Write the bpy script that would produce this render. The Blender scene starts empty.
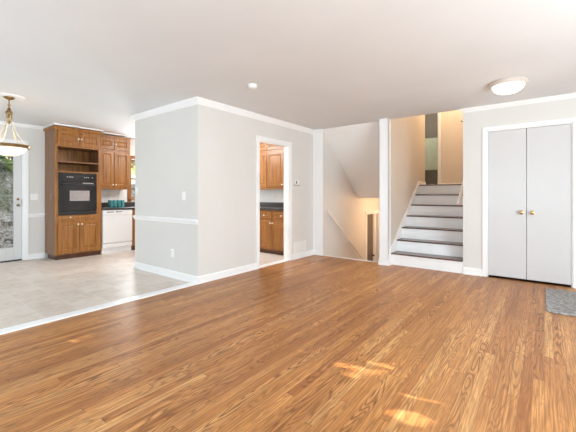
import bpy, bmesh, math, random
from mathutils import Vector, Matrix
random.seed(7)
S = bpy.context.scene
COL = S.collection

# ------------------------------------------------------------------ camera
cam = bpy.data.cameras.new('camera')
camo = bpy.data.objects.new('camera', cam); COL.objects.link(camo)
cam.sensor_width = 36; cam.lens = 333.2 / 576 * 36
cam.shift_y = -(216 - 195.44) / 576
cam.clip_start = 0.05
camo.location = (0, 0, 1.161); camo.rotation_euler = (math.pi / 2, 0, 0.6557)
S.camera = camo

# ------------------------------------------------------------------ world, sun, window light, exposure
W = bpy.data.worlds.new('sky'); S.world = W; W.use_nodes = True
bg = W.node_tree.nodes['Background']
bg.inputs[0].default_value = (0.80, 0.90, 1.0, 1); bg.inputs[1].default_value = 1.2
TO_SUN = Vector((0.90, 0.28, 0.30)).normalized()
sd = bpy.data.lights.new('sun', 'SUN'); sd.energy = 19.0; sd.angle = math.radians(0.25); sd.color = (1, 0.93, 0.82)
so = bpy.data.objects.new('sun', sd); COL.objects.link(so)
so.rotation_euler = TO_SUN.to_track_quat('Z', 'Y').to_euler()

def area(name, loc, direction, sx, sy, energy, color=(1, 1, 1)):
    d = bpy.data.lights.new(name, 'AREA'); d.shape = 'RECTANGLE'; d.size = sx; d.size_y = sy
    d.energy = energy; d.color = color
    o = bpy.data.objects.new(name, d); COL.objects.link(o); o.location = loc
    o.rotation_euler = Vector(direction).to_track_quat('-Z', 'Y').to_euler()
    return o
# daylight entering by the picture windows behind and beside the camera
area('daylight_rear', (-1.7, -1.70, 1.25), (0, 1, 0.85), 5.2, 1.9, 62, (0.68, 0.86, 0.97))
area('daylight_side', (2.32, 1.6, 1.25), (-1, 0, 0.14), 3.4, 1.9, 205, (0.78, 0.91, 0.98))
area('daylight_kitchen', (-7.46, 4.275, 1.54), (1, 0, 0), 00.9, .8, 65, (0.90, 0.97, 1.0))
area('daylight_dining', (-5.65, -1.70, 1.25), (0, 1, 0.40), 2.2, 1.8, 20, (0.75, 0.94, 1.0))

vs = S.view_settings
vs.view_transform = 'Standard'; vs.look = 'None'; vs.gamma = 1; vs.use_curve_mapping = False
vs.exposure = 0.08
try: S.cycles.max_bounces = 10; S.cycles.diffuse_bounces = 6
except Exception: pass

# ------------------------------------------------------------------ materials
def lin(c):
    def f(v):
        v /= 255.0
        return v / 12.92 if v <= 0.04045 else ((v + 0.055) / 1.055) ** 2.4
    return (f(c[0]), f(c[1]), f(c[2]), 1)

class NT:
    def __init__(s, name):
        s.m = bpy.data.materials.new(name); s.m.use_nodes = True
        s.t = s.m.node_tree; s.b = s.t.nodes['Principled BSDF']
    def n(s, typ, **k):
        x = s.t.nodes.new(typ)
        for a, v in k.items(): setattr(x, a, v)
        return x
    def l(s, a, b): s.t.links.new(a, b)
    def math(s, op, a, b=None, c=None):
        x = s.n('ShaderNodeMath', operation=op)
        for i, v in enumerate((a, b, c)):
            if v is None: continue
            if isinstance(v, (int, float)): x.inputs[i].default_value = v
            else: s.l(v, x.inputs[i])
        return x.outputs[0]
    def ramp(s, fac, stops):
        r = s.n('ShaderNodeValToRGB'); e = r.color_ramp.elements
        while len(e) < len(stops): e.new(0.5)
        for i, (p, c) in enumerate(stops): e[i].position = p; e[i].color = c
        s.l(fac, r.inputs[0]); return r.outputs[0]
    def mix(s, fac, a, b, mode='MIX'):
        x = s.n('ShaderNodeMix', data_type='RGBA', blend_type=mode)
        for sock, v in ((x.inputs[0], fac), (x.inputs[6], a), (x.inputs[7], b)):
            if isinstance(v, (int, float)): sock.default_value = v
            elif isinstance(v, tuple): sock.default_value = v
            else: s.l(v, sock)
        return x.outputs[2]
    def pos(s):
        return s.n('ShaderNodeNewGeometry').outputs['Position']
    def noise(s, vec, scale, detail=3, rough=0.5, dist=0.0):
        x = s.n('ShaderNodeTexNoise'); s.l(vec, x.inputs['Vector'])
        x.inputs['Scale'].default_value = scale; x.inputs['Detail'].default_value = detail
        x.inputs['Roughness'].default_value = rough; x.inputs['Distortion'].default_value = dist
        return x.outputs[0]
    def vmul(s, vec, v):
        x = s.n('ShaderNodeVectorMath', operation='MULTIPLY'); s.l(vec, x.inputs[0]); x.inputs[1].default_value = v
        return x.outputs[0]
    def bump(s, h, strength, dist=0.01):
        x = s.n('ShaderNodeBump'); x.inputs['Strength'].default_value = strength; x.inputs['Distance'].default_value = dist
        s.l(h, x.inputs['Height']); s.l(x.outputs[0], s.b.inputs['Normal'])

def paint(name, c, rough=0.6, var=0.03, scale=3.0, spec=0.3, bump=0.0):
    k = NT(name); p = k.pos(); c = lin(c)
    n = k.noise(p, scale, 4)
    lo = tuple(v * (1 - var) for v in c[:3]) + (1,); hi = tuple(min(1, v * (1 + var)) for v in c[:3]) + (1,)
    k.l(k.ramp(n, [(0.35, lo), (0.65, hi)]), k.b.inputs['Base Color'])
    k.b.inputs['Roughness'].default_value = rough; k.b.inputs['Specular IOR Level'].default_value = spec
    if bump: k.bump(k.noise(p, 220, 2), bump, 0.002)
    return k.m

def metal(name, c, rough=0.25):
    k = NT(name); n = k.noise(k.pos(), 60, 2)
    c = lin(c)
    k.l(k.ramp(n, [(0.3, tuple(v * 0.8 for v in c[:3]) + (1,)), (0.7, c)]), k.b.inputs['Base Color'])
    k.b.inputs['Metallic'].default_value = 1; k.b.inputs['Roughness'].default_value = rough
    return k.m

def wood(name, dark, mid, light, stretch=(30, 30, 1.6), rough=0.38, spec=0.4):
    k = NT(name); p = k.pos()
    v = k.vmul(p, stretch)
    n1 = k.noise(v, 1.0, 5, 0.6, 0.6); n2 = k.noise(k.vmul(p, tuple(s * 4 for s in stretch)), 1.0, 2)
    f = k.math('ADD', k.math('MULTIPLY', n1, 0.75), k.math('MULTIPLY', n2, 0.25))
    k.l(k.ramp(f, [(0.30, lin(dark)), (0.50, lin(mid)), (0.70, lin(light))]), k.b.inputs['Base Color'])
    k.b.inputs['Roughness'].default_value = rough; k.b.inputs['Specular IOR Level'].default_value = spec
    k.bump(f, 0.08, 0.002)
    return k.m

def emit(name, c, strength, base=(255, 250, 240)):
    k = NT(name); n = k.noise(k.pos(), 14, 3, 0.6, 0.4)
    cc = lin(c)
    k.l(k.ramp(n, [(0.3, tuple(v * 0.86 for v in cc[:3]) + (1,)), (0.65, cc)]), k.b.inputs['Emission Color'])
    k.b.inputs['Base Color'].default_value = lin(base); k.b.inputs['Emission Strength'].default_value = strength
    k.b.inputs['Roughness'].default_value = 0.3
    return k.m

def glass(name, tint=(255, 255, 255), alpha=0.12, rough=0.03):
    k = NT(name); t = k.n('ShaderNodeBsdfTransparent'); g = k.n('ShaderNodeBsdfGlossy')
    t.inputs[0].default_value = lin(tint); g.inputs['Roughness'].default_value = rough
    fr = k.n('ShaderNodeFresnel'); fr.inputs[0].default_value = 1.45
    mx = k.n('ShaderNodeMixShader')
    k.l(k.math('MULTIPLY', fr.outputs[0], 0.8), mx.inputs[0]); k.l(t.outputs[0], mx.inputs[1]); k.l(g.outputs[0], mx.inputs[2])
    out = k.t.nodes['Material Output']; k.l(mx.outputs[0], out.inputs[0])
    return k.m

def floor_material():
    k = NT('oak_strip_floor'); sep = k.n('ShaderNodeSeparateXYZ'); k.l(k.pos(), sep.inputs[0])
    x, y = sep.outputs[0], sep.outputs[1]
    PW, PL = 0.0572, 1.5
    rx = k.math('DIVIDE', x, PW); row = k.math('FLOOR', rx); fx = k.math('FRACT', rx)
    wn = k.n('ShaderNodeTexWhiteNoise', noise_dimensions='1D'); k.l(row, wn.inputs['W'])
    yy = k.math('ADD', k.math('DIVIDE', y, PL), k.math('MULTIPLY', wn.outputs[0], 13.7))
    idx = k.math('FLOOR', yy); fy = k.math('FRACT', yy)
    cmb = k.n('ShaderNodeCombineXYZ'); k.l(row, cmb.inputs[0]); k.l(idx, cmb.inputs[1])
    w2 = k.n('ShaderNodeTexWhiteNoise', noise_dimensions='2D'); k.l(cmb.outputs[0], w2.inputs['Vector'])
    rnd = w2.outputs[0]
    sepc = k.n('ShaderNodeSeparateColor'); k.l(w2.outputs[1], sepc.inputs[0])
    rnd2 = sepc.outputs[1]
    base = k.ramp(rnd, [(0.0, lin((176, 110, 56))), (0.22, lin((206, 140, 77))), (0.7, lin((222, 156, 90))), (1.0, lin((238, 180, 114)))])
    # grain coordinates, shifted per plank
    off = k.math('MULTIPLY', rnd, 37.0)
    gc = k.n('ShaderNodeCombineXYZ')
    k.l(k.math('ADD', x, off), gc.inputs[0]); k.l(k.math('ADD', y, k.math('MULTIPLY', rnd2, 21.0)), gc.inputs[1])
    fine = k.noise(k.vmul(gc.outputs[0], (150, 5, 1)), 1.0, 3, 0.6, 0.3)
    # cathedral figure: contour bands of a stretched smooth noise
    big = k.noise(k.vmul(gc.outputs[0], (13, 1.6, 1)), 1.0, 1, 0.4, 0.25)
    band = k.math('FRACT', k.math('MULTIPLY', big, 13.0))
    tri = k.math('ABSOLUTE', k.math('SUBTRACT', band, 0.5))
    line = k.n('ShaderNodeMapRange'); k.l(tri, line.inputs[0])
    line.inputs[1].default_value = 0.05; line.inputs[2].default_value = 0.30; line.inputs[3].default_value = 1; line.inputs[4].default_value = 0
    amt = k.n('ShaderNodeMapRange'); k.l(rnd2, amt.inputs[0])
    amt.inputs[1].default_value = 0.25; amt.inputs[2].default_value = 0.95; amt.inputs[3].default_value = 0.30; amt.inputs[4].default_value = 1.0
    lf = k.math('MULTIPLY', k.math('MULTIPLY', line.outputs[0], amt.outputs[0]), k.math('ADD', k.math('MULTIPLY', fine, 0.8), 0.45))
    c1 = k.mix(lf, base, lin((104, 60, 28)))
    c2 = k.mix(k.math('MULTIPLY', k.ramp(fine, [(0.40, (1, 1, 1, 1)), (0.62, (0, 0, 0, 1))]), 0.5), c1, lin((126, 78, 40)))
    streak = k.noise(k.vmul(gc.outputs[0], (100, 1.9, 1)), 1.0, 5, 0.68, 0.25)
    c2 = k.mix(k.math('MULTIPLY', k.ramp(streak, [(0.34, (1, 1, 1, 1)), (0.52, (0, 0, 0, 1))]), 0.62), c2, lin((122, 72, 36)))
    c2 = k.mix(k.math('MULTIPLY', k.ramp(streak, [(0.54, (0, 0, 0, 1)), (0.70, (1, 1, 1, 1))]), 0.4), c2, lin((236, 186, 128)))
    blot = k.noise(k.vmul(k.pos(), (2.6, 0.8, 1)), 1.0, 3)
    c2 = k.mix(k.math('MULTIPLY', k.ramp(blot, [(0.42, (1, 1, 1, 1)), (0.62, (0, 0, 0, 1))]), 0.36), c2, lin((142, 90, 50)))
    # seams
    e1 = k.math('LESS_THAN', k.math('MINIMUM', fx, k.math('SUBTRACT', 1.0, fx)), 0.018)
    e2 = k.math('LESS_THAN', k.math('MINIMUM', fy, k.math('SUBTRACT', 1.0, fy)), 0.0014)
    seam = k.math('MAXIMUM', e1, e2)
    c3 = k.mix(k.math('MULTIPLY', seam, 0.55), c2, lin((80, 46, 24)))
    k.l(c3, k.b.inputs['Base Color'])
    k.l(k.math('ADD', 0.31, k.math('MULTIPLY', fine, 0.16)), k.b.inputs['Roughness'])
    k.b.inputs['Specular IOR Level'].default_value = 0.45
    k.bump(k.math('SUBTRACT', k.math('MULTIPLY', fine, 0.25), seam), 0.12, 0.002)
    return k.m

def tile_material():
    k = NT('ceramic_floor_tile'); sep = k.n('ShaderNodeSeparateXYZ'); k.l(k.pos(), sep.inputs[0])
    T = 0.30
    tx = k.math('DIVIDE', k.math('ADD', sep.outputs[0], 10.05), T); ty = k.math('DIVIDE', k.math('ADD', sep.outputs[1], 9.10), T)
    fx, fy = k.math('FRACT', tx), k.math('FRACT', ty)
    cmb = k.n('ShaderNodeCombineXYZ'); k.l(k.math('FLOOR', tx), cmb.inputs[0]); k.l(k.math('FLOOR', ty), cmb.inputs[1])
    w2 = k.n('ShaderNodeTexWhiteNoise', noise_dimensions='2D'); k.l(cmb.outputs[0], w2.inputs['Vector'])
    n = k.noise(k.pos(), 7, 5, 0.6, 0.8)
    f = k.math('ADD', k.math('MULTIPLY', n, 0.8), k.math('MULTIPLY', w2.outputs[0], 0.2))
    base = k.ramp(f, [(0.3, lin((202, 187, 175))), (0.5, lin((217, 205, 194))), (0.72, lin((228, 219, 211)))])
    e = k.math('MINIMUM', k.math('MINIMUM', fx, k.math('SUBTRACT', 1.0, fx)), k.math('MINIMUM', fy, k.math('SUBTRACT', 1.0, fy)))
    g = k.math('LESS_THAN', e, 0.016)
    k.l(k.mix(k.math('MULTIPLY', g, 0.8), base, lin((226, 218, 208))), k.b.inputs['Base Color'])
    k.b.inputs['Roughness'].default_value = 0.38; k.b.inputs['Specular IOR Level'].default_value = 0.45
    k.bump(k.math('SUBTRACT', k.math('MULTIPLY', n, 0.2), g), 0.1, 0.002)
    return k.m

def litter_material():
    k = NT('leaf_litter'); p = k.pos()
    n = k.noise(p, 9, 6, 0.75, 1.2); n2 = k.noise(p, 1.2, 3)
    c = k.ramp(n, [(0.36, lin((48, 44, 38))), (0.44, lin((132, 122, 108))), (0.53, lin((186, 178, 168))), (0.66, lin((232, 228, 224)))])
    k.l(k.mix(k.math('MULTIPLY', k.ramp(n2, [(0.46, (0, 0, 0, 1)), (0.6, (1, 1, 1, 1))]), 0.55), c, lin((84, 104, 58))), k.b.inputs['Base Color'])
    k.b.inputs['Roughness'].default_value = 0.9
    return k.m

def leaf_material(name, a, b, c):
    k = NT(name); oi = k.n('ShaderNodeNewGeometry')
    k.l(k.ramp(oi.outputs['Random Per Island'], [(0.0, lin(a)), (0.5, lin(b)), (1.0, lin(c))]), k.b.inputs['Base Color'])
    k.b.inputs['Roughness'].default_value = 0.6
    return k.m

def rug_material():
    k = NT('grey_shag_mat'); p = k.pos()
    n = k.noise(k.vmul(p, (30, 85, 30)), 1.0, 5, 0.7, 1.0)
    k.l(k.ramp(n, [(0.30, lin((84, 80, 78))), (0.5, lin((146, 141, 138))), (0.66, lin((208, 204, 200)))]), k.b.inputs['Base Color'])
    k.b.inputs['Roughness'].default_value = 0.95; k.bump(n, 0.8, 0.01)
    return k.m

M = dict(
    wall=paint('warm_grey_wall_paint', (226, 223, 219), 0.6, 0.012, 2.0, 0.25, 0.02),
    tan=paint('tan_hall_paint', (224, 211, 198), 0.6, 0.012, 2.0, 0.25, 0.02),
    soffit=paint('soffit_brightened_paint', (248, 248, 247), 0.7, 0.01, 2, 0.2), ceil=paint('ceiling_paint', (230, 232, 234), 0.8, 0.015, 1.5, 0.15, 0.03),  # soffit: lighter than the ceiling, upward light put into its colour
    trim=paint('white_trim_enamel', (249, 249, 249), 0.3, 0.008, 4.0, 0.4),
    door=paint('white_door_enamel', (214, 213, 213), 0.22, 0.008, 3.0, 0.45),
    floor=floor_material(), tile=tile_material(),
    oak=wood('golden_oak', (106, 64, 24), (148, 96, 42), (176, 122, 60)),
    oakside=wood('oak_veneer', (112, 76, 50), (134, 94, 64), (150, 108, 76)),
    oakdark=wood('dark_oak', (64, 36, 20), (88, 52, 30), (104, 66, 40)),
    tread=wood('stained_tread', (62, 38, 30), (94, 62, 48), (126, 92, 74), (2, 30, 30), 0.25, 0.5),
    black=paint('black_oven_enamel', (14, 14, 16), 0.14, 0.1, 5, 0.5),
    ovglass=paint('oven_glass_reflection', (150, 142, 140), 0.12, 0.15, 30, 0.6),  # grey room reflection put into the pane colour
    steel=metal('brushed_steel', (190, 186, 180), 0.3),
    ring=paint('pale_pewter_enamel', (214, 202, 192), 0.4),
    dark=paint('dark_marking', (40, 40, 42), 0.4),
    counter=paint('charcoal_laminate', (62, 58, 58), 0.3, 0.15, 80, 0.4),
    white=paint('white_appliance_enamel', (228, 228, 228), 0.25, 0.01, 4, 0.45),
    plate=paint('white_plate_plastic', (246, 245, 242), 0.35, 0.005, 5, 0.4),
    tanplate=paint('tan_plate_plastic', (158, 124, 104), 0.4), splash=paint('white_backsplash_laminate', (244, 244, 243), 0.35),
    brass=metal('polished_brass', (214, 184, 126), 0.22),
    bronze=metal('antique_brass', (160, 132, 92), 0.3),
    champagne=metal('champagne_metal', (236, 224, 204), 0.35),
    pull=paint('white_ceramic_knob', (248, 240, 224), 0.15, 0.01, 5, 0.5),
    bowl=emit('alabaster_bowl', (255, 234, 196), 0.85), dome=emit('frosted_dome', (255, 246, 230), 1.6),
    glass=glass('clear_glass'), teal=None, litter=litter_material(),
    leafg=leaf_material('green_leaves', (52, 84, 30), (96, 136, 52), (160, 184, 96)),
    leafy=leaf_material('yellow_green_leaves', (110, 130, 50), (176, 184, 92), (226, 220, 150)),
    bark=paint('bark', (92, 76, 62), 0.9, 0.3, 12),
    rug=rug_material(),
    greydoor=paint('grey_door_paint', (112, 106, 100), 0.45, 0.03, 6),
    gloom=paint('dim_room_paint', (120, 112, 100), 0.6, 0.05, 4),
    blind=paint('sage_blind_fabric', (196, 204, 180), 0.8, 0.06, 8),
    rail=paint('painted_rail', (244, 236, 228), 0.35, 0.03, 8),
    carpet=paint('hall_carpet', (176, 156, 134), 0.95, 0.1, 60),
)
k = NT('teal_glass'); k.b.inputs['Roughness'].default_value = 0.08
k.l(k.ramp(k.noise(k.pos(), 30, 2), [(0.3, lin((40, 130, 136))), (0.7, lin((110, 190, 192)))]), k.b.inputs['Base Color'])
k.b.inputs['Transmission Weight'].default_value = 0.35
M['teal'] = k.m

# ------------------------------------------------------------------ geometry helpers
def wloc(o):
    v = Vector((0, 0, 0))
    while o: v = v + o.location; o = o.parent
    return v

class MB:
    def __init__(s): s.bm = bmesh.new()
    def box(s, x0, x1, y0, y1, z0, z1):
        v = [s.bm.verts.new(p) for p in ((x0,y0,z0),(x1,y0,z0),(x1,y1,z0),(x0,y1,z0),(x0,y0,z1),(x1,y0,z1),(x1,y1,z1),(x0,y1,z1))]
        for q in ((0,3,2,1),(4,5,6,7),(0,1,5,4),(1,2,6,5),(2,3,7,6),(3,0,4,7)): s.bm.faces.new([v[i] for i in q])
        return s
    def poly(s, pts, ext):
        """prism: polygon pts (3D) extruded by vector ext"""
        e = Vector(ext); a = [s.bm.verts.new(p) for p in pts]; b = [s.bm.verts.new(Vector(p) + e) for p in pts]
        n = len(pts); s.bm.faces.new(a[::-1]); s.bm.faces.new(b)
        for i in range(n): s.bm.faces.new((a[i], a[(i+1) % n], b[(i+1) % n], b[i]))
        return s
    def lathe(s, prof, c, axis='Z', seg=32, caps=True):
        """prof: list of (radius, height) along axis from c"""
        c = Vector(c); rings = []
        def P(r, h, a):
            u, v = r * math.cos(a), r * math.sin(a)
            d = {'Z': (u, v, h), 'X': (h, u, v), 'Y': (u, h, v), '-Y': (u, -h, v)}[axis]
            return c + Vector(d)
        for r, h in prof: rings.append([s.bm.verts.new(P(max(r, 1e-4), h, 2 * math.pi * i / seg)) for i in range(seg)])
        for A, B in zip(rings, rings[1:]):
            for i in range(seg): s.bm.faces.new((A[i], A[(i+1) % seg], B[(i+1) % seg], B[i]))
        if caps: s.bm.faces.new(rings[0][::-1]); s.bm.faces.new(rings[-1])
        return s
    def tube(s, path, r, seg=10):
        path = [Vector(p) for p in path]; rings = []
        up = Vector((0, 0, 1))
        for i, p in enumerate(path):
            t = (path[min(i+1, len(path)-1)] - path[max(i-1, 0)]).normalized()
            a = t.cross(up)
            if a.length < 1e-3: a = t.cross(Vector((1, 0, 0)))
            a.normalize(); b = t.cross(a)
            rr = r[i] if isinstance(r, (list, tuple)) else r
            rings.append([s.bm.verts.new(p + rr * (math.cos(2*math.pi*j/seg) * a + math.sin(2*math.pi*j/seg) * b)) for j in range(seg)])
        for A, B in zip(rings, rings[1:]):
            for i in range(seg): s.bm.faces.new((A[i], A[(i+1) % seg], B[(i+1) % seg], B[i]))
        s.bm.faces.new(rings[0][::-1]); s.bm.faces.new(rings[-1])
        return s
    def sweep(s, prof, path, z=0.0):
        """prof [(out, dz)] swept along an XY path; out points to the right of travel; mitred"""
        pts = [Vector((p[0], p[1])) for p in path]; n = len(pts); rings = []
        dirs = [(pts[i+1] - pts[i]).normalized() for i in range(n-1)]
        nr = [Vector((d.y, -d.x)) for d in dirs]
        for i in range(n):
            if i == 0: m = nr[0]
            elif i == n-1: m = nr[-1]
            else:
                m = nr[i-1] + nr[i]; m = m / max(m.dot(nr[i]), 1e-3)
            rings.append([s.bm.verts.new((pts[i].x + m.x*o, pts[i].y + m.y*o, z + dz)) for o, dz in prof])
        q = len(prof)
        for A, B in zip(rings, rings[1:]):
            for j in range(q): s.bm.faces.new((A[j], A[(j+1) % q], B[(j+1) % q], B[j]))
        s.bm.faces.new(rings[0][::-1]); s.bm.faces.new(rings[-1])
        return s
    def loft(s, rings):
        vr = [[s.bm.verts.new(p) for p in r] for r in rings]; n = len(vr[0])
        for A, B in zip(vr, vr[1:]):
            for i in range(n): s.bm.faces.new((A[i], A[(i+1) % n], B[(i+1) % n], B[i]))
        s.bm.faces.new(vr[0][::-1]); s.bm.faces.new(vr[-1])
        return s
    def build(s, name, m, parent=None, bevel=0.0, smooth=False):
        bmesh.ops.recalc_face_normals(s.bm, faces=s.bm.faces)
        if parent is None:
            xs = [v.co for v in s.bm.verts]
            lo = Vector([min(c[i] for c in xs) for i in range(3)]); hi = Vector([max(c[i] for c in xs) for i in range(3)])
            org = Vector(((lo.x+hi.x)/2, (lo.y+hi.y)/2, lo.z))
        else: org = wloc(parent)
        bmesh.ops.translate(s.bm, verts=s.bm.verts, vec=-org)
        if smooth:
            for f in s.bm.faces: f.smooth = True
        me = bpy.data.meshes.new(name); s.bm.to_mesh(me); s.bm.free()
        if smooth:
            try: me.set_sharp_from_angle(angle=math.radians(40))
            except Exception: pass
        me.materials.append(m)
        o = bpy.data.objects.new(name, me); COL.objects.link(o)
        if parent is None: o.location = org
        else: o.parent = parent
        if bevel:
            b = o.modifiers.new('edge', 'BEVEL'); b.width = bevel; b.segments = 2; b.limit_method = 'ANGLE'
        return o

def thing(name, label, cat, loc, group=None):
    o = bpy.data.objects.new(name, None); COL.objects.link(o); o.location = loc; o.empty_display_size = 0.1
    return tag(o, label, cat, group)
def tag(o, label, cat, group=None):
    o['label'] = label; o['category'] = cat
    if group: o['group'] = group
    return o
def struct(o, label=None):
    o['kind'] = 'structure'
    if label: o['label'] = label
    return o
def sroot(name, loc, label=None):
    o = bpy.data.objects.new(name, None); COL.objects.link(o); o.location = loc; o.empty_display_size = 0.1
    return struct(o, label)

def wall_y(mb, y0, y1, u0, u1, z0, z1, holes=()):
    """wall running along X between y0..y1 with holes (u0,u1,z0,z1)"""
    _wall(lambda a, b, c, d: mb.box(a, b, y0, y1, c, d), u0, u1, z0, z1, holes)
def wall_x(mb, x0, x1, u0, u1, z0, z1, holes=()):
    _wall(lambda a, b, c, d: mb.box(x0, x1, a, b, c, d), u0, u1, z0, z1, holes)
def _wall(f, u0, u1, z0, z1, holes):
    u = u0
    for a, b, c, d in sorted(holes):
        if a > u: f(u, a, z0, z1)
        if c > z0: f(a, b, z0, c)
        if d < z1: f(a, b, d, z1)
        u = b
    if u < u1: f(u, u1, z0, z1)

def PT(plane, u, n, z):
    return (plane[1] + n, u, z) if plane[0] == 'X' else (u, plane[1] - n, z)
def rect(plane, u0, u1, z0, z1, n):
    return [PT(plane, u0, n, z0), PT(plane, u1, n, z0), PT(plane, u1, n, z1), PT(plane, u0, n, z1)]
def pbox(mb, plane, u0, u1, n0, n1, z0, z1):
    a, b = PT(plane, u0, n0, z0), PT(plane, u1, n1, z1)
    mb.box(min(a[0], b[0]), max(a[0], b[0]), min(a[1], b[1]), max(a[1], b[1]), z0, z1); return mb
def knob(plane, u, z, n0, m, parent, r=0.015, name='knob'):
    ax = 'X' if plane[0] == 'X' else '-Y'
    return MB().lathe([(r*.55, 0), (r*.45, r*.5), (r*.5, r*.8), (r*.95, r*1.1), (r, r*1.5), (r*.8, r*1.9), (r*.3, r*2.05)], PT(plane, u, n0, z), ax, 16).build(name, m, parent, smooth=True)
def raised_door(name, plane, u0, u1, z0, z1, parent, m=None, kn=None, t=0.02, fw=0.055):
    if min(u1-u0, z1-z0) < 0.22: fw = 0.035
    def r(i, n): return rect(plane, u0+i, u1-i, z0+i, z1-i, n)
    o = MB().loft([r(0, 0), r(0, t-.003), r(.003, t), r(fw, t), r(fw+.007, t-.009), r(fw+.014, t-.009), r(fw+.036, t-.001)]).build(name, m or M['oak'], parent)
    if kn: knob(plane, kn[0], kn[1], t, M['pull'], o)
    return o

# ================================================================== STRUCTURE
H = 2.44; XB = -3.6; YA = 2.742; YB = 5.505; XW = -7.4; XP = -3.384; XS = -2.05; XR = -0.956; RISE = 0.197; RUN = 0.264
UP = 7 * RISE; YR = -1.75; XE = 2.35
struct(MB().box(XB-.02, XE, YR, YB-.0, -.12, 0).box(XP, XS-.146, YB, YB+.03, -.12, 0).build('floor', M['floor']), 'oak strip floor of the living room')
struct(MB().box(XW-.1, XB-.02, YR, 5.7, -.12, 0).build('floor.001', M['tile']), 'beige tiled floor of dining area and kitchen')
struct(MB().box(XW-.1, XE, YR-.1, YB, H, H+.14).box(XW-.1, XB, YB, 5.7, H, H+.14).build('ceiling', M['ceil']))
struct(MB().poly([(XW-.6, YR-.5, 2.59), (XE+.5, YR-.5, 2.59), (-2.5, YR-.5, 5.5)], (0, 7.1, 0)).build('shade_roof', M['gloom']))  # unseen gable added to keep sun off the bank outside
# west (dining + kitchen) wall with the glass door and the kitchen window
DY0, DY1 = 0.90, 1.845
mb = MB(); wall_x(mb, XW-.12, XW, YR, 5.7, 0, H, [(DY0, DY1, 0, 2.075), (3.80, 4.75, 1.10, 1.98)]); struct(mb.build('wall_left', M['wall']))
struct(MB().box(-5.209, XB, YA, YA+.11, 0, H).build('wall_dining', M['wall']))
mb = MB(); wall_x(mb, XB-.11, XB, YA+.11, YB, 0, H, [(3.923, 4.71, 0, 2.04)]); struct(mb.build('wall_kitchen', M['wall']))
struct(MB().box(XW-.1, XB, 5.6, 5.7, 0, H).build('wall_kitchen_end', M['wall']))
# rear and right walls with the picture windows
mb = MB(); wall_y(mb, YR-.1, YR, XW-.1, XE+.1, 0, H, [(-6.8, -4.5, .3, 2.2), (-4.3, 0.9, .3, 2.2)]); struct(mb.build('wall_rear', M['wall']))
mb = MB(); wall_x(mb, XE, XE+.1, YR, YB+.11, 0, H, [(-.1, 3.5, .3, 2.25)]); struct(mb.build('wall_right', M['wall']))
# stairwell: left wall (its end is the pilaster), dividing wall, closet wall
mb = MB(); wall_x(mb, XB, XP, YB, 9.7, -1.5, H+.14, [(7.50, 8.25, -1.38, 0.715)]); struct(mb.build('wall_stairwell', M['wall']))
struct(MB().box(-2.196, -2.05, 5.385, YB, 0, H).box(-2.196, -2.05, YB, 7.536, -1.5, 3.9).build('wall_stair_divider', M['tan']))
CX0, CX1, CZ = -.655, .287, 2.085
mb = MB(); wall_y(mb, YB, YB+.11, XR, XE+.1, 0, H, [(CX0, CX1, 0, CZ)]); struct(mb.build('wall_closet', M['wall']))
struct(MB().box(XR, XR+.11, YB+.11, 7.1, -.1, 3.9).box(XR, XR+.11, YB, YB+.11, H, 3.9).build('wall_stair_right', M['tan']))
struct(MB().box(XR+.11, XE+.1, 6.2, 6.3, 0, H).box(XR+.11, XE+.1, YB+.11, 6.3, H, H+.1).box(XE, XE+.1, YB+.11, 6.3, 0, H).build('wall_closet_rear', M['wall']))
# upper hall
struct(MB().box(XR+.11, XE+.1, YB, 6.3, -.1, 0).build('floor.004', M['oakdark']))  # closet floor coloured dark so the gap below its doors reads as shade
struct(MB().box(-4, 1, 7.12, 10.3, UP-.2, UP-.03).build('floor.002', M['carpet']))
struct(MB().box(-4, 1, YB-.12, 8.5, 3.82, 3.92).build('ceiling.001', M['ceil']))
struct(MB().box(-2.05, XR, YB-.12, YB, H+.14, 3.85).build('wall_upper_header', M['tan']))
mb = MB(); wall_y(mb, 8.4, 8.5, -4, 1, UP-.2, 3.9, [(-2.75, -1.985, UP-.2, UP+2.04)]); struct(mb.build('wall_hall', M['tan']))
struct(MB().box(-4, -2.196, 7.436, 7.536, 1.25, 3.9).build('wall_hall_near', M['tan']))
struct(MB().box(XR+.11, 1, 7.0, 7.1, 1.2, 3.9).build('wall_hall_near.001', M['tan']))
struct(MB().box(-4.1, -4, 7.4, 10.3, 1.2, 3.9).build('wall_hall_end', M['tan']))
struct(MB().box(1, 1.1, 7.0, 8.5, 1.2, 3.9).build('wall_hall_end.001', M['tan']))
# dim room beyond the upper hall
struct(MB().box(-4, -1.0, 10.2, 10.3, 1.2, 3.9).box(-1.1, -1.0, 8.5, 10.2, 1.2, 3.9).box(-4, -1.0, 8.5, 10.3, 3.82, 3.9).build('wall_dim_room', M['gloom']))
# lower level: sloped soffit above the lower flight, lower ceiling, floor, walls
struct(MB().poly([(XP, YB, H), (XP, 7.03, 1.10), (XP, 7.03, 1.24), (XP, YB, H+.14)], (-2.196-XP, 0, 0)).build('ceiling.002', M['soffit']))
struct(MB().box(XP, -2.2, 7.03, 9.7, 1.10, 1.17).build('ceiling.003', M['ceil']))
struct(MB().box(XP, -2.2, 7.4, 9.7, -1.5, -1.38).build('floor.003', M['carpet']))
struct(MB().box(XP, -2.2, 9.6, 9.7, -1.5, 1.2).build('wall_lower_end', M['tan'])); struct(MB().box(-2.2, -2.1, 7.54, 9.7, -1.5, 1.2).build('wall_lower_hall', M['tan']))
struct(MB().box(XP-.5, XP-.21, 7.3, 8.4, -1.5, .9).build('wall_lower_closet', M['gloom']))

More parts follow.
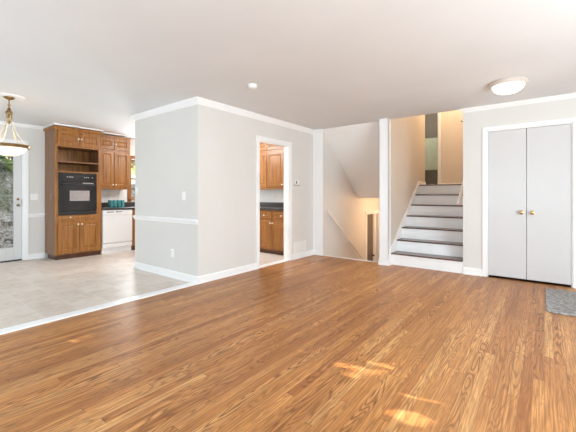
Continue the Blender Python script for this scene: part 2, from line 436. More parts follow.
# ---- trim: crown, baseboards, chair rails, casings
CROWN = [(0, -.082), (.010, -.082), (.012, -.070), (.026, -.050), (.042, -.022), (.046, -.012), (.050, 0), (0, 0)]
BASE = [(0, 0), (.022, 0), (.022, .012), (.014, .022), (.014, .082), (.008, .098), (0, .098)]
RAIL = [(0, -.034), (.010, -.034), (.014, -.012), (.026, .006), (.028, .020), (.018, .030), (0, .034)]
pB = [(-5.209, YA+.11), (-5.209, YA), (XB, YA), (XB, YB), (XP, YB)]
struct(MB().sweep(CROWN, pB, H).build('trim_1', M['trim']), 'white crown moulding around the projecting wall')
struct(MB().sweep([(o*.8, d*.68) for o, d in CROWN], [(XW, YR), (XW, 2.16)], H).build('trim_2', M['trim']))
struct(MB().sweep([(o*.8, d*.68) for o, d in CROWN], [(XR, YB+.10), (XR, YB), (XE, YB)], H).build('trim_3', M['trim']))
CW = .068
struct(MB().sweep(BASE, [(-5.209, YA+.11), (-5.209, YA), (XB, YA), (XB, 3.923-CW)]).build('baseboard_left', M['trim']))
struct(MB().sweep(BASE, [(XB, 4.71+CW), (XB, YB), (XP, YB)]).build('baseboard_back', M['trim']))
struct(MB().sweep(BASE, [(XW, DY1+CW), (XW, 2.16)]).build('baseboard_dining', M['trim']))
struct(MB().sweep(BASE, [(XW, YR), (XW, DY0-CW)]).build('baseboard_dining.001', M['trim']))
struct(MB().sweep(BASE, [(XR, YB), (CX0-.05, YB)]).build('baseboard_right', M['trim']))
struct(MB().sweep(BASE, [(CX1+.05, YB), (XE, YB)]).build('baseboard_right.001', M['trim']))
struct(MB().sweep(BASE, [(-2.196, YB), (-2.196, 5.385), (-2.05, 5.385), (-2.05, YB-.01)]).build('baseboard_stairs', M['trim']))
struct(MB().sweep(RAIL, [(-5.209, YA+.11), (-5.209, YA), (XB, YA)], .812).build('trim_4', M['trim']), 'white chair rail on the projecting wall')
struct(MB().sweep(RAIL, [(XW, DY1+CW), (XW, 2.16)], .80).build('trim_5', M['trim']))
# corner bead of the projecting wall and boards on the pilaster and the stair divider
struct(MB().box(XB, XP+.004, YB-.012, YB, .098, H-.082).build('trim_6', M['trim']), 'white board on the pilaster left of the stairs down')
struct(MB().box(-2.2, -2.046, 5.373, 5.385, .098, H).box(-2.05, -2.046, 5.373, YB, .098, H).box(-2.2, -2.196, 5.373, YB, .098, H).build('trim_7', M['trim']), 'white post face between the two stair flights')
def casing(name, plane, u0, u1, z1, z0=0.0, w=CW, m=None, jamb=None, sides=True):
    mb = MB()
    pbox(mb, plane, u0-w, u0, 0, .018, z0, z1+w); pbox(mb, plane, u1, u1+w, 0, .018, z0, z1+w); pbox(mb, plane, u0, u1, 0, .018, z1, z1+w)
    if jamb:
        pbox(mb, plane, u0, u0+.016, -jamb, 0, z0, z1); pbox(mb, plane, u1-.016, u1, -jamb, 0, z0, z1); pbox(mb, plane, u0+.016, u1-.016, -jamb, 0, z1-.016, z1)
    return struct(mb.build(name, m or M['trim'], bevel=.003))
casing('trim_8', ('X', XB), 3.923, 4.71, 2.04, jamb=.11)
casing('trim_9', ('X', XW), DY0, DY1, 2.075, jamb=.12)
casing('trim_10', ('Y', YB), CX0, CX1, CZ, jamb=.11, w=.05)
casing('trim_11', ('X', XP), 7.50, 8.25, .715, -1.38, w=.06, jamb=.2)
casing('trim_12', ('Y', 8.4), -2.75, -1.985, UP+2.04, UP-.03, w=.06, jamb=.1)
struct(MB().box(XB-.10, XB+.02, YR, YA, 0, .014).build('trim_13', M['trim'], bevel=.004), 'white threshold strip between tile and oak floor')
struct(MB().box(XB-.11, XB+.006, 3.94, 4.694, 0, .012).build('trim_14', M['trim'], bevel=.004), 'white threshold in the kitchen doorway')
struct(MB().box(XP, -2.2, YB-.002, YB+.03, 0, .012).build('trim_15', M['trim'], bevel=.004), 'pale strip at the edge of the stairs down')
struct(MB().sweep(BASE, [(-1.985+.06, 8.4), (1, 8.4)], UP-.03).build('baseboard_hall', M['trim']))

# ---- closet doors (flat slabs with brass knobs)
yd = YB + .012
for nm, a, b, ku in (('door_1', CX0+.018, -.1925, -.243), ('door_2', -.1875, CX1-.018, -.125)):
    d = struct(MB().box(a, b, yd, yd+.035, .028, CZ-.019).build(nm, M['door'], bevel=.003), 'white flat closet door')
    MB().lathe([(.026, 0), (.026, .004), (.012, .008), (.010, .022), (.020, .030), (.027, .042), (.026, .052), (.014, .058)], (ku, yd, .932), '-Y', 24).build('door_knob', M['brass'], d, smooth=True)
# ---- glazed exterior door in the dining wall
dr = sroot('door_3', (XW-.05, 1.35, 0), 'white glazed door to the garden')
px = ('X', XW-.085)
a, b = DY0+.018, DY1-.018
mb = MB()
pbox(mb, px, a, a+.115, 0, .045, .02, 2.055); pbox(mb, px, b-.115, b, 0, .045, .02, 2.055)
pbox(mb, px, a+.115, b-.115, 0, .045, .02, .245); pbox(mb, px, a+.115, b-.115, 0, .045, 1.94, 2.055)
mb.build('door_slab', M['door'], dr, bevel=.004)
mb = MB(); pbox(mb, px, a+.115, b-.115, .018, .026, .245, 1.94); mb.build('glass_pane', M['glass'], dr)
mb = MB(); pbox(mb, px, a, b, -.02, .06, 0, .018); mb.build('sill', M['dark'], dr)
MB().lathe([(.022, 0), (.022, .008), (.010, .012), (.010, .03), (.020, .045), (.020, .06), (.010, .066)], (XW-.04, b-.055, .985), 'X', 20).build('door_knob', M['bronze'], dr, smooth=True)
MB().lathe([(.021, 0), (.021, .012), (.012, .02), (.010, .03)], (XW-.04, b-.055, 1.095), 'X', 20).build('deadbolt', M['bronze'], dr, smooth=True)
MB().box(XW-.042, XW-.036, b-.004, b+.012, .99, 1.09).build('hinge', M['bronze'], dr)
# ---- grey door at the foot of the lower stairs
d = struct(MB().box(XP-.11, XP-.07, 7.52, 8.03, -1.37, .695).build('door_4', M['greydoor'], bevel=.003), 'grey door at the foot of the stairs down')
MB().lathe([(.026, 0), (.012, .01), (.012, .03), (.026, .045), (.02, .06)], (XP-.07, 7.97, -.35), 'X', 18).build('door_knob', M['dark'], d, smooth=True)
struct(MB().box(XP-.13, XP-.03, 8.03, 8.13, -1.38, .699).build('trim_16', M['trim']))
# ---- kitchen window, wood framed
wn = sroot('window_1', (XW, 4.275, 1.10), 'oak framed kitchen window above the counter')
px = ('X', XW)
mb = MB()
pbox(mb, px, 3.72, 3.80, 0, .022, 1.02, 2.06); pbox(mb, px, 4.75, 4.83, 0, .022, 1.02, 2.06); pbox(mb, px, 3.80, 4.75, 0, .022, 1.98, 2.06)
mb.build('window_casing', M['oak'], wn, bevel=.003)
mb = MB(); pbox(mb, px, 3.72, 4.83, 0, .05, 1.07, 1.10); mb.build('window_sill', M['oak'], wn, bevel=.004)
mb = MB()
for u in (3.80, 4.715): pbox(mb, px, u, u+.035, -.09, -.05, 1.10, 1.98)
for z in (1.10, 1.52, 1.945): pbox(mb, px, 3.835, 4.715, -.09, -.05, z, z+.035)
mb.build('window_frame', M['oakdark'], wn)
mb = MB(); pbox(mb, px, 3.835, 4.715, -.073, -.067, 1.135, 1.945); mb.build('glass_pane', M['glass'], wn)
# ---- shaded window of the dim room upstairs
wn = sroot('window_2', (-2.4, 10.2, 2.0))
mb = MB(); pbox(mb, ('Y', 10.2), -2.95, -2.10, 0, .01, 1.90, 2.83); mb.build('blind', M['blind'], wn)
mb = MB()
for q in ((-3.0, -2.95, 1.85, 2.88), (-2.10, -2.05, 1.85, 2.88), (-2.95, -2.10, 1.85, 1.90), (-2.95, -2.10, 2.83, 2.88)): pbox(mb, ('Y', 10.2), q[0], q[1], 0, .03, q[2], q[3])
mb.build('window_frame', M['gloom'], wn)

# ================================================================== STAIRS
st = thing('staircase', 'white staircase with dark wood treads climbing beside the closet wall', 'stairs', ((XS+XR)/2, YB, 0))
for i in range(7):
    y = YB + i*RUN; z = (i+1)*RISE
    MB().box(XS+.004, XR-.004, y, y+.018, i*RISE, z-.021).box(XS+.004, XR-.004, y-.012, y, z-.036, z-.0212).build('riser', M['trim'], st)
    MB().box(XS+.004, XR-.004, y-.028, (y+RUN+.016 if i < 6 else y+.06), z-.021, z).build('tread', M['tread'], st, bevel=.008)
mb = MB(); o = .055   # skirt board on the left wall
XK = XS+.004
sk = [(XK, YB-.11, 0), (XK, YB-.11, .19), (XK, YB-.028, RISE+o+.03), (XK, YB+6*RUN-.03, UP+o+.02), (XK, 7.536, UP+o+.02), (XK, 7.536, UP-.05), (XK, YB+6*RUN, UP-.3), (XK, YB+RUN, 0)]
mb.poly(sk, (.012, 0, 0)).build('skirt_board', M['trim'], st)
# flight down
st2 = thing('staircase', 'wooden flight of stairs going down behind the pilaster', 'stairs', ((XP-2.196)/2, YB+.03, 0))
for i in range(7):
    y = YB + .03 + i*RUN; z = -i*RISE
    MB().box(XP+.005, -2.201, y, y+.018, z-RISE, z-.03).build('riser', M['trim'], st2)
    if i < 6: MB().box(XP+.005, -2.201, y-.02, y+RUN, z-RISE-.027, z-RISE).build('tread', M['tread'], st2, bevel=.006)
# handrails
def handrail(label, p0, p1, wallx, side, brackets):
    p0, p1 = Vector(p0), Vector(p1); r = thing('handrail', label, 'handrail', p0)
    d = (p1-p0).normalized()
    MB().tube([p0, p0+d*.02, p1-d*.02, p1], [.02, .026, .026, .02], 14).build('rail', M['rail'], r, smooth=True)
    for t in brackets:
        p = p0 + (p1-p0)*t
        q = Vector((wallx, p.y, p.z-.06))
        MB().tube([p-Vector((0, 0, .02)), Vector((p.x, p.y, p.z-.05)), Vector(((p.x+wallx)/2, p.y, p.z-.065)), q], .008, 8).build('bracket', M['rail'], r, smooth=True)
        MB().lathe([(.026, 0), (.026, .006)], q if side > 0 else q-Vector((.006, 0, 0)), 'X', 16).build('bracket_plate', M['rail'], r)
handrail('pale painted handrail sloping down the stairwell wall behind the pilaster', (XP+.06, 5.60, .855), (XP+.06, 7.45, -.525), XP, 1, (.06, .45, .93))
handrail('short pale handrail end on the right side of the rising stairs', (XR-.085, 5.62, 1.03), (XR-.085, 7.0, 2.06), XR, -1, (.05, .5, .95))

# ================================================================== KITCHEN
XF = -6.88; PX = ('X', XF); Y0, Y1 = 2.165, 2.945
tw = thing('oven_cabinet', 'tall oak cabinet with open niche housing the black wall oven', 'cabinet', (XF-.26, (Y0+Y1)/2, 0))
T = .02; OV = (2.226, 2.838, .807, 1.572)   # oven opening
MB().box(XW, XF-.02, Y0, Y0+T, .09, 2.40).build('side_panel', M['oakside'], tw)
MB().box(XW, XF-.02, Y1-T, Y1, .09, 2.40).build('side_panel', M['oakside'], tw)
MB().box(XW, XW+.012, Y0+T, Y1-T, .09, 2.40).build('back_panel', M['oak'], tw)
mb = MB()   # face frame
NI = (2.205, 2.893, 1.605, 2.045)   # niche
for q in ((Y0, NI[0], .09, 2.36), (NI[1], Y1, .09, 2.36), (NI[0], NI[1], NI[3], 2.36), (NI[0], NI[1], .09, .72), (NI[0], NI[1], OV[3], NI[2]), (NI[0], OV[0], .80, OV[3]), (OV[1], NI[1], .80, OV[3])):
    pbox(mb, PX, q[0], q[1], -.02, 0, q[2], q[3])
mb.build('face_frame', M['oak'], tw)
for z in (NI[2]-.02, NI[3]): MB().box(XW+.012, XF-.02, Y0+T, Y1-T, z, z+.02).build('shelf', M['oakside'], tw)
MB().box(XW+.012, XF-.005, Y0+T, Y1-T, 1.765, 1.783).build('shelf', M['oakside'], tw)
raised_door('door', PX, Y0+.035, 2.552, .12, .68, tw, kn=(2.525, .63)); raised_door('door', PX, 2.558, Y1-.035, .12, .68, tw, kn=(2.585, .63))
raised_door('door', PX, Y0+.035, 2.552, 2.075, 2.335, tw, kn=(2.530, 2.205)); raised_door('door', PX, 2.558, Y1-.035, 2.075, 2.335, tw, kn=(2.580, 2.205))
mb = MB(); pbox(mb, PX, NI[0], NI[1], -.02, .012, .722, .798)
d = mb.build('drawer', M['oak'], tw, bevel=.004); knob(PX, 2.40, .762, .012, M['pull'], d, .012)
MB().box(XW+.05, XF-.05, Y0+.03, Y1, 0, .09).build('toe_kick', M['oakdark'], tw)
MB().sweep([(0, -.05), (.012, -.05), (.03, -.012), (.03, 0), (0, 0)], [(XF-.005, Y1+.0), (XF-.005, Y1), (XF-.005, Y0), (XW, Y0)][1:][::-1], 2.40).build('top_molding', M['oak'], tw)
struct(MB().sweep([(0, -.022), (.012, -.022), (.028, -.004), (.028, 0), (0, 0)], [(XW, Y0), (XF, Y0), (XF, Y1+.01), (XF-.19, Y1+.01), (XF-.19, 4.9)], H).build('trim_17', M['trim']), 'white moulding above the oak cabinets')

ov = thing('wall_oven', 'black built-in wall oven with control panel and small window', 'oven', (XF-.2, 2.532, .807))
mb = MB(); pbox(mb, PX, OV[0]+.002, OV[1]-.002, -.45, .004, OV[2], OV[3]-.002); mb.build('oven_body', M['black'], ov)
mb = MB(); pbox(mb, PX, OV[0]-.012, OV[1]+.012, .004, .028, 1.42, OV[3]+.004); cp = mb.build('control_panel', M['black'], ov, bevel=.004)
mb = MB(); pbox(mb, PX, 2.46, 2.60, .028, .030, 1.485, 1.525); mb.build('display', M['dark'], cp)
for u in (2.34, 2.37, 2.40, 2.43, 2.63, 2.66, 2.69, 2.76):
    mb = MB(); pbox(mb, PX, u, u+.016, .028, .031, 1.49, 1.505); mb.build('button', M['steel'], cp)
mb = MB(); pbox(mb, PX, OV[0]-.012, OV[1]+.012, .004, .030, .875, 1.41); od = mb.build('oven_door', M['black'], ov, bevel=.004)
mb = MB(); pbox(mb, PX, 2.385, 2.72, .030, .032, 1.06, 1.25); mb.build('oven_window', M['ovglass'], od)
mb = MB(); pbox(mb, PX, 2.27, 2.80, .055, .075, 1.345, 1.37); pbox(mb, PX, 2.27, 2.29, .030, .056, 1.345, 1.37); pbox(mb, PX, 2.78, 2.80, .030, .056, 1.345, 1.37)
mb.build('handle', M['dark'], od, bevel=.004)
mb = MB(); pbox(mb, PX, 2.60, 2.79, .030, .0315, 1.385, 1.398); mb.build('trim_strip', M['steel'], od)
mb = MB(); pbox(mb, PX, OV[0]-.012, OV[1]+.012, .004, .020, OV[2], .868); mb.build('vent_panel', M['dark'], ov)

def wall_cab(label, plane, u0, u1, mids, depth, z0=1.29, zs=2.095, z1=2.385, top=H):
    c = PT(plane, (u0+u1)/2, -depth/2, z0)
    r = thing('upper_cabinet', label, 'cabinet', c)
    mb = MB(); pbox(mb, plane, u0, u1, -depth, 0, z0, z1); mb.build('body', M['oak'], r)
    us = [u0+.02] + mids + [u1-.02]
    for i, (a, b) in enumerate(zip(us, us[1:])):
        kb = b-.03 if i % 2 == 0 else a+.03
        raised_door('door', plane, a+.004, b-.004, z0+.045, zs-.03, r, kn=(kb, z0+.09))
        raised_door('door', plane, a+.004, b-.004, zs+.012, z1-.045, r, kn=(kb, (zs+z1)/2-.02))
    mb = MB(); pbox(mb, plane, u0, u1, 0, .02, z1-.035, z1+.005); mb.build('top_molding', M['oak'], r)
    return r
wall_cab('oak upper cabinet over the counter, right of the oven cabinet', ('X', -7.07), 2.95, 3.615, [3.27], .325)
# base run on the same wall: dishwasher, narrow cabinet, worktop
dw = thing('dishwasher', 'white dishwasher under the counter beside the oven cabinet', 'dishwasher', (XF-.28, 3.265, 0))
mb = MB(); pbox(mb, PX, 2.965, 3.560, -.505, -.02, .10, .865); mb.build('tub', M['white'], dw)
mb = MB(); pbox(mb, PX, 2.968, 3.557, -.02, .012, .215, .765); mb.build('door_panel', M['white'], dw, bevel=.006)
mb = MB(); pbox(mb, PX, 2.968, 3.557, -.02, .016, .770, .860); cp = mb.build('control_panel', M['white'], dw, bevel=.005)
for u0, u1 in ((3.04, 3.18), (3.21, 3.34)):
    mb = MB(); pbox(mb, PX, u0, u1, .016, .018, .822, .838); mb.build('button_strip', M['dark'], cp)
mb = MB(); pbox(mb, PX, 2.968, 3.557, -.02, .006, .115, .195); mb.build('lower_panel', M['white'], dw, bevel=.004)
mb = MB(); pbox(mb, PX, 2.968, 3.557, -.06, -.03, .0, .10); mb.build('kick_plate', M['white'], dw)
def base_cab(label, plane, u0, u1, splits, depth=.505):
    r = thing('base_cabinet', label, 'cabinet', PT(plane, (u0+u1)/2, -depth/2, 0))
    mb = MB(); pbox(mb, plane, u0, u1, -depth, 0, .09, .868); mb.build('body', M['oak'], r)
    mb = MB(); pbox(mb, plane, u0, u1, -depth, -.06, 0, .09); mb.build('toe_kick', M['oakdark'], r)
    us = [u0+.02] + splits + [u1-.02]
    for i, (a, b) in enumerate(zip(us, us[1:])):
        d = raised_door('drawer', plane, a+.006, b-.006, .705, .835, r, kn=((a+b)/2, .77))
        raised_door('door', plane, a+.006, b-.006, .13, .675, r, kn=(b-.03 if i % 2 == 0 else a+.03, .62))
    return r
base_cab('oak base cabinet just right of the white dishwasher', PX, 3.565, 4.95, [3.9, 4.4])
# far end of the kitchen, seen through the doorway
PY = ('Y', 5.0)
base_cab('oak base cabinet with drawers seen through the kitchen doorway', PY, -6.28, -3.72, [-5.86, -5.44, -5.02, -4.62, -4.235])
wall_cab('oak upper cabinet seen through the kitchen doorway', ('Y', 5.28), -6.2, -3.72, [-5.8, -5.4, -5.02, -4.61, -4.16], .315)
mb = MB().box(XW+.004, XF+.025, 2.948, 4.972, .87, .91).box(XW+.004, XW+.02, 2.95, 4.972, .91, 1.01)
tag(mb.build('countertop', M['counter'], bevel=.004), 'dark grey worktop over the white dishwasher', 'countertop')
mb = MB().box(XW+.004, -3.715, 4.975, 5.596, .87, .91).box(XW+.004, -3.715, 5.58, 5.596, .91, 1.01)
tag(mb.build('countertop', M['counter'], bevel=.004), 'dark grey worktop seen through the kitchen doorway', 'countertop')
struct(MB().box(XW, XW+.003, 2.95, 3.715, 1.011, 1.30).build('wall_backsplash', M['splash'])); struct(MB().box(-7.0, -3.72, 5.597, 5.6, 1.011, 1.30).build('wall_backsplash.001', M['splash']))
tl = None
for i in range(8):
    x, y = XF-.17 + (.085 if i % 2 else 0), 3.18 + .055*(i//2)*1.35
    if tl is None:
        tl = tag(MB().lathe([(.026, 0), (.030, .005), (.032, .06), (.034, .145), (.034, .15), (.031, .15), (.029, .06), (.024, .012)], (x, y, .912), 'Z', 20).build('tumbler', M['teal'], smooth=True), 'small teal glass tumbler in the cluster on the dark counter', 'glass', 'teal tumblers on the counter')
        r0 = Vector(tl.location)
    else:
        c = tl.copy(); COL.objects.link(c); c.location = (x, y, r0.z)

# ================================================================== PLATES, VENT, THERMOSTAT
def plate(name, label, cat, plane, u, z, w, h, kind, pm='plate'):
    r = thing(name, label, cat, PT(plane, u, 0, z-h/2))
    mb = MB(); pbox(mb, plane, u-w/2, u+w/2, 0, .006, z-h/2, z+h/2); mb.build('cover_plate', M[pm], r, bevel=.003)
    if kind == 'outlet':
        for dz in (-.02, .02):
            s = MB(); pbox(s, plane, u-.014, u+.014, .006, .009, z+dz-.013, z+dz+.013); s = s.build('socket', M[pm], r, bevel=.002)
            mb = MB(); pbox(mb, plane, u-.007, u-.004, .009, .0095, z+dz-.005, z+dz+.006); pbox(mb, plane, u+.004, u+.007, .009, .0095, z+dz-.005, z+dz+.006); mb.build('slot', M['dark'], s)
    else:
        for du in kind:
            mb = MB(); pbox(mb, plane, u+du-.005, u+du+.005, .006, .016, z-.006, z+.014); mb.build('toggle', M['plate'], r)
    return r
PA = ('Y', YA)
plate('outlet', 'white outlet low on the projecting wall below the chair rail', 'outlet', PA, -4.172, .345, .072, .115, 'outlet')
plate('light_switch', 'white light switch above the chair rail near the wall corner', 'switch', PA, -3.902, 1.155, .072, .115, (0,))
plate('light_switch', 'white light switch at the kitchen end of the projecting wall', 'switch', PA, -5.155, 1.235, .072, .115, (0,))
plate('light_switch', 'white double switch between the garden door and the oven cabinet', 'switch', ('X', XW), 2.0, 1.135, .116, .115, (-.023, .023))
plate('outlet', 'brownish outlet plate on the side panel of the oak oven cabinet', 'outlet', ('Y', Y0), -7.08, 1.13, .072, .115, 'outlet', 'tanplate')
plate('outlet', 'white outlet on the backsplash over the dishwasher', 'outlet', ('X', XW), 3.344, 1.135, .075, .12, 'outlet')
plate('outlet', 'white outlet on the backsplash seen through the kitchen doorway', 'outlet', ('Y', 5.6), -4.64, 1.15, .072, .115, 'outlet')
PB = ('X', XB)
th = thing('thermostat', 'small white thermostat on the wall right of the kitchen doorway', 'thermostat', PT(PB, 4.92, 0, 1.33))
mb = MB(); pbox(mb, PB, 4.86, 5.00, 0, .008, 1.345, 1.445); mb.build('wall_plate', M['plate'], th, bevel=.003)
mb = MB(); pbox(mb, PB, 4.86, 4.98, .008, .030, 1.355, 1.437); cv = mb.build('cover', M['plate'], th, bevel=.006)
mb = MB(); pbox(mb, PB, 4.885, 4.912, .030, .033, 1.375, 1.425); mb.build('display', M['dark'], cv)
mb = MB(); pbox(mb, PB, 4.85, 4.99, .008, .035, 1.345, 1.352); mb.build('lever_slot', M['dark'], th)
vt = thing('air_vent', 'white floor level air return grille right of the kitchen doorway', 'vent', PT(PB, 5.03, 0, .10))
mb = MB()
for q in ((4.84, 5.23, .10, .125), (4.84, 5.23, .285, .31), (4.84, 4.865, .125, .285), (5.205, 5.23, .125, .285)): pbox(mb, PB, q[0], q[1], 0, .012, q[2], q[3])
mb.build('vent_frame', M['plate'], vt, bevel=.002)
mb = MB(); pbox(mb, PB, 4.865, 5.205, 0, .002, .125, .285); mb.build('backing', M['wall'], vt)
for i in range(9):
    z = .132 + i*.0172; MB().poly([PT(PB, 4.865, .002, z+.010), PT(PB, 4.865, .010, z), PT(PB, 4.865, .010, z+.003), PT(PB, 4.865, .002, z+.013)], (0, .34, 0)).build('louver', M['plate'], vt)
br = thing('wall_hook', 'tiny pale hook high on the edge of the stair opening by the closet wall', 'hook', (XR, 5.66, 2.27))
MB().box(XR-.012, XR, 5.63, 5.69, 2.27, 2.37).build('hook_plate', M['plate'], br, bevel=.002)
MB().tube([(XR-.012, 5.66, 2.30), (XR-.04, 5.66, 2.285), (XR-.055, 5.66, 2.31)], .007, 8).build('hook_arm', M['dark'], br, smooth=True)

# ================================================================== CEILING FITTINGS
fx, fy = -.325, 4.50
fl = thing('ceiling_light', 'lit flush ceiling light with frosted dome above the closet doors', 'ceiling light', (fx, fy, H))
MB().lathe([(.178, 0), (.188, -.012), (.188, -.030), (.176, -.044), (.156, -.044)], (fx, fy, H), 'Z', 40).build('trim_ring', M['ring'], fl, smooth=True)
MB().lathe([(.158, -.040), (.154, -.060), (.132, -.092), (.095, -.114), (.05, -.126), (.004, -.129)], (fx, fy, H), 'Z', 40).build('dome', M['dome'], fl, smooth=True)
def point(name, loc, e, c, r=.06):
    d = bpy.data.lights.new(name, 'POINT'); d.energy = e; d.color = c; d.shadow_soft_size = r
    o = bpy.data.objects.new(name, d); COL.objects.link(o); o.location = loc; return o
point('flush_bulb', (fx, fy, H-.26), .8, (1, .9, .76), .15)
sm = thing('smoke_detector', 'small round white smoke detector on the living room ceiling', 'smoke detector', (-2.68, 2.81, H))
MB().lathe([(.058, 0), (.058, -.010)], (-2.68, 2.81, H), 'Z', 28).build('base_plate', M['plate'], sm, smooth=True)
MB().lathe([(.054, -.010), (.052, -.030), (.040, -.040), (.004, -.041)], (-2.68, 2.81, H), 'Z', 28).build('cover', M['plate'], sm, smooth=True)
qx, qy = -5.48, 1.215
md = tag(MB().lathe([(.165, 0), (.165, -.008), (.155, -.014), (.11, -.010), (.09, -.018), (.07, -.012), (.004, -.012)], (qx, qy, H), 'Z', 40).build('ceiling_medallion', M['trim'], smooth=True), 'round plaster medallion on the ceiling above the pendant lamp', 'medallion')
pn = thing('pendant_lamp', 'lit bowl pendant lamp hanging in the dining area', 'pendant lamp', (qx, qy, H-.012))
MB().lathe([(.055, -.012), (.058, -.020), (.040, -.034), (.014, -.046), (.010, -.06)], (qx, qy, H), 'Z', 28).build('canopy', M['bronze'], pn, smooth=True)
MB().lathe([(.007, -.055), (.007, -.10), (.018, -.11), (.010, -.13), (.010, -.15), (.024, -.165), (.012, -.18), (.008, -.19)], (qx, qy, H), 'Z', 16).build('stem', M['bronze'], pn, smooth=True)
MB().lathe([(.008, -.175), (.028, -.185), (.040, -.21), (.037, -.235), (.027, -.25), (.032, -.27), (.022, -.31), (.012, -.345), (.005, -.36)], (qx, qy, H), 'Z', 24).build('hub', M['bronze'], pn, smooth=True)
ZR = 1.80; RR = .210
for i in range(6):
    a = math.radians(12 + 60*i); ca, sa = math.cos(a), math.sin(a)
    prof = [(.030, H-.24), (.036, H-.30), (.047, H-.36), (.068, H-.43), (.100, H-.50), (.146, H-.57), (RR-.012, ZR+.012)]
    MB().tube([(qx+r*ca, qy+r*sa, z) for r, z in prof], .0044, 8).build('rod', M['champagne'], pn, smooth=True)
MB().lathe([(RR-.03, ZR+.012), (RR+.008, ZR+.014), (RR+.014, ZR), (RR+.006, ZR-.024), (RR-.02, ZR-.028), (RR-.03, ZR-.010)], (qx, qy, 0), 'Z', 48, caps=False).build('rim', M['bronze'], pn, smooth=True)
MB().lathe([(RR-.02, ZR-.012), (RR-.026, ZR-.034), (.160, ZR-.072), (.11, ZR-.108), (.055, ZR-.126), (.004, ZR-.130)], (qx, qy, 0), 'Z', 48, caps=False).build('bowl', M['bowl'], pn, smooth=True)
MB().lathe([(.016, ZR-.128), (.020, ZR-.140), (.010, ZR-.152), (.012, ZR-.162), (.003, ZR-.172)], (qx, qy, 0), 'Z', 16).build('finial', M['bronze'], pn, smooth=True)
point('pendant_bulb', (qx, qy, ZR+.10), 1.3, (1, .66, .36), .08)
# lamps out of sight: kitchen (added to brighten it), upper hall, lower hall
def ceiling_lamp(label, x, y, z, e, c):
    r = thing('ceiling_light', label, 'ceiling light', (x, y, z))
    MB().lathe([(.13, 0), (.135, -.02), (.12, -.03)], (x, y, z), 'Z', 28).build('trim_ring', M['plate'], r, smooth=True)
    MB().lathe([(.12, -.03), (.10, -.06), (.05, -.08), (.004, -.085)], (x, y, z), 'Z', 28).build('dome', M['dome'], r, smooth=True)
    point('bulb', (x, y, z-.16), e, c, .1)
ceiling_lamp('unseen ceiling light added to brighten the kitchen', -5.2, 4.2, H, 72, (1, .97, .95))
ceiling_lamp('warm hall light above the head of the rising stairs', -1.45, 7.6, 3.82, 46, (1, .79, .52))
ceiling_lamp('warm light of the lower hall behind the stair divider', -2.42, 7.75, 1.10, 28, (1, .66, .38))

point('dim_room_fill', (-2.6, 9.2, 3.3), 30, (1, .95, .85), .2)  # unseen fill light added to lift the dark room beyond the hall
# ================================================================== DOOR MAT
mb = MB(); rx0, rx1, ry0, ry1 = .012, .80, 4.19, 5.20
pts = []
for cx, cy, a0 in ((rx1-.05, ry1-.05, 0), (rx0+.05, ry1-.05, 90), (rx0+.05, ry0+.05, 180), (rx1-.05, ry0+.05, 270)):
    for j in range(5):
        a = math.radians(a0 + j*22.5); pts.append((cx+.05*math.cos(a), cy+.05*math.sin(a), .001))
mb.poly(pts, (0, 0, .018)); tag(mb.build('door_mat', M['rug'], bevel=.006), 'grey mottled mat lying on the oak floor before the closet doors', 'mat')

# ================================================================== OUTDOORS
mb = MB(); NX, NY = 60, 60; g = []
for i in range(NX+1):
    row = []
    for j in range(NY+1):
        x = XW - .14 - 9*i/NX; y = -4 + 16*j/NY
        t = max(0, min(1, (-8.6-x)/3.6)); z = -.15 + 2.25*t*t*(3-2*t) + (max(0, -12.2-x))*.12 + (.09*random.uniform(-1, 1) if x < -8.3 else 0)
        row.append(mb.bm.verts.new((x, y, z)))
    g.append(row)
for i in range(NX):
    for j in range(NY): mb.bm.faces.new((g[i][j], g[i+1][j], g[i+1][j+1], g[i][j+1]))
struct(mb.build('ground', M['litter'], smooth=True))
def leaves(mb, c, rad, n, size, keep=None):
    for _ in range(n):
        while True:
            v = Vector((random.uniform(-1, 1), random.uniform(-1, 1), random.uniform(-1, 1)))
            if v.length <= 1: break
        p = Vector(c) + Vector((v.x*rad[0], v.y*rad[1], v.z*rad[2]))
        if keep and not keep(p): continue
        s = size*random.uniform(.6, 1.3); R = Matrix.Rotation(random.uniform(0, 6.3), 3, Vector((random.uniform(-1, 1), random.uniform(-1, 1), random.uniform(-1, 1))).normalized())
        q = [p + R @ Vector(w) for w in ((-s, 0, 0), (0, -s*.5, s*.12), (s, 0, 0), (0, s*.5, s*.12))]
        mb.bm.faces.new([mb.bm.verts.new(w) for w in q])
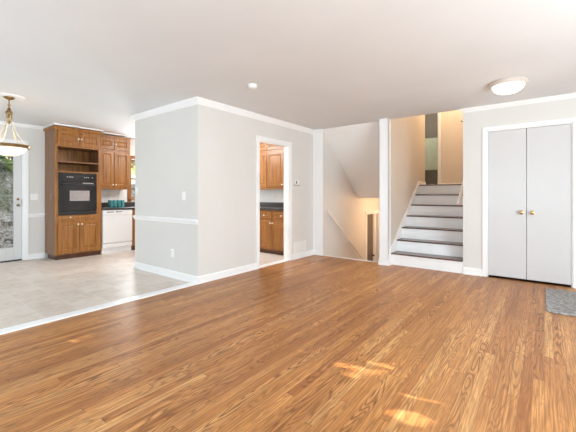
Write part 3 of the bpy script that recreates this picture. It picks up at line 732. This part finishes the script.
def shrub(label, c, rad, n, m):
    r = thing('shrub', label, 'shrub', (c[0], c[1], c[2]-rad[2]*1.4), 'shrubs on the bank outside')
    mb = MB(); leaves(mb, c, rad, n, .13); mb.build('foliage', m, r)
    MB().tube([(c[0], c[1], c[2]-rad[2]*1.5), (c[0]+.04, c[1], c[2]-rad[2]*.6), (c[0], c[1]+.05, c[2])], [.06, .045, .02], 8).build('stem', M['bark'], r)
shrub('green shrub on the bank seen through the glass garden door', (-11.7, 2.3, 2.35), (.7, 1.2, .8), 650, M['leafg'])
shrub('yellow-green shrub on the bank seen through the kitchen window', (-12.2, 6.3, 2.6), (.8, 1.3, 1.0), 500, M['leafy'])

# unseen leafy crown added by the side window, gaps cut to place floor flecks
FLECKS = [(-.567, 1.760, .085, .060), (-.488, 1.985, .048, .030), (-1.10, 2.04, .048, .034), (-.885, 2.205, .042, .030), (-.985, 1.965, .055, .036), (-.64, 1.885, .030, .022)]
def open_to_sun(p):
    g = p - TO_SUN * (p.z / TO_SUN.z)
    for fx_, fy_, a, b in FLECKS:
        dx, dy = g.x - fx_, g.y - fy_
        if ((dx*.79 + dy*.61) / a) ** 2 + ((dx*-.61 + dy*.79) / b) ** 2 < 1: return False
    return True
tr = thing('fleck_tree', 'unseen leafy crown added outside the side window, gaps cut to place sun flecks', 'fleck_tree', (4.6, 4.4, -.15))
mb = MB()
for _ in range(22000):
    p = Vector((random.uniform(4.3, 4.9), random.uniform(0.2, 4.8), random.uniform(1.0, 3.8)))
    s = .09*random.uniform(.7, 1.2)
    R = Matrix.Rotation(random.uniform(0, 6.3), 3, Vector((random.uniform(-1, 1), random.uniform(-1, 1), random.uniform(-1, 1))).normalized())
    vs_ = [p + R @ Vector(w) for w in ((-s, 0, 0), (0, -s*.5, s*.1), (s, 0, 0), (0, s*.5, s*.1))]
    if not all(open_to_sun(p + (v - p) * q) for v in vs_ for q in (0, .25, .5, .75, 1)): continue
    mb.bm.faces.new([mb.bm.verts.new(v) for v in vs_])
mb.build('foliage', M['leafg'], tr)
MB().tube([(4.6, 4.4, -.15), (4.65, 4.4, 1.2), (4.55, 4.3, 2.6), (4.6, 4.2, 3.6)], [.13, .10, .07, .03], 10).build('trunk', M['bark'], tr)
struct(MB().box(XE+.12, 12, -10, 12, -.3, -.15).build('ground.001', M['litter']))
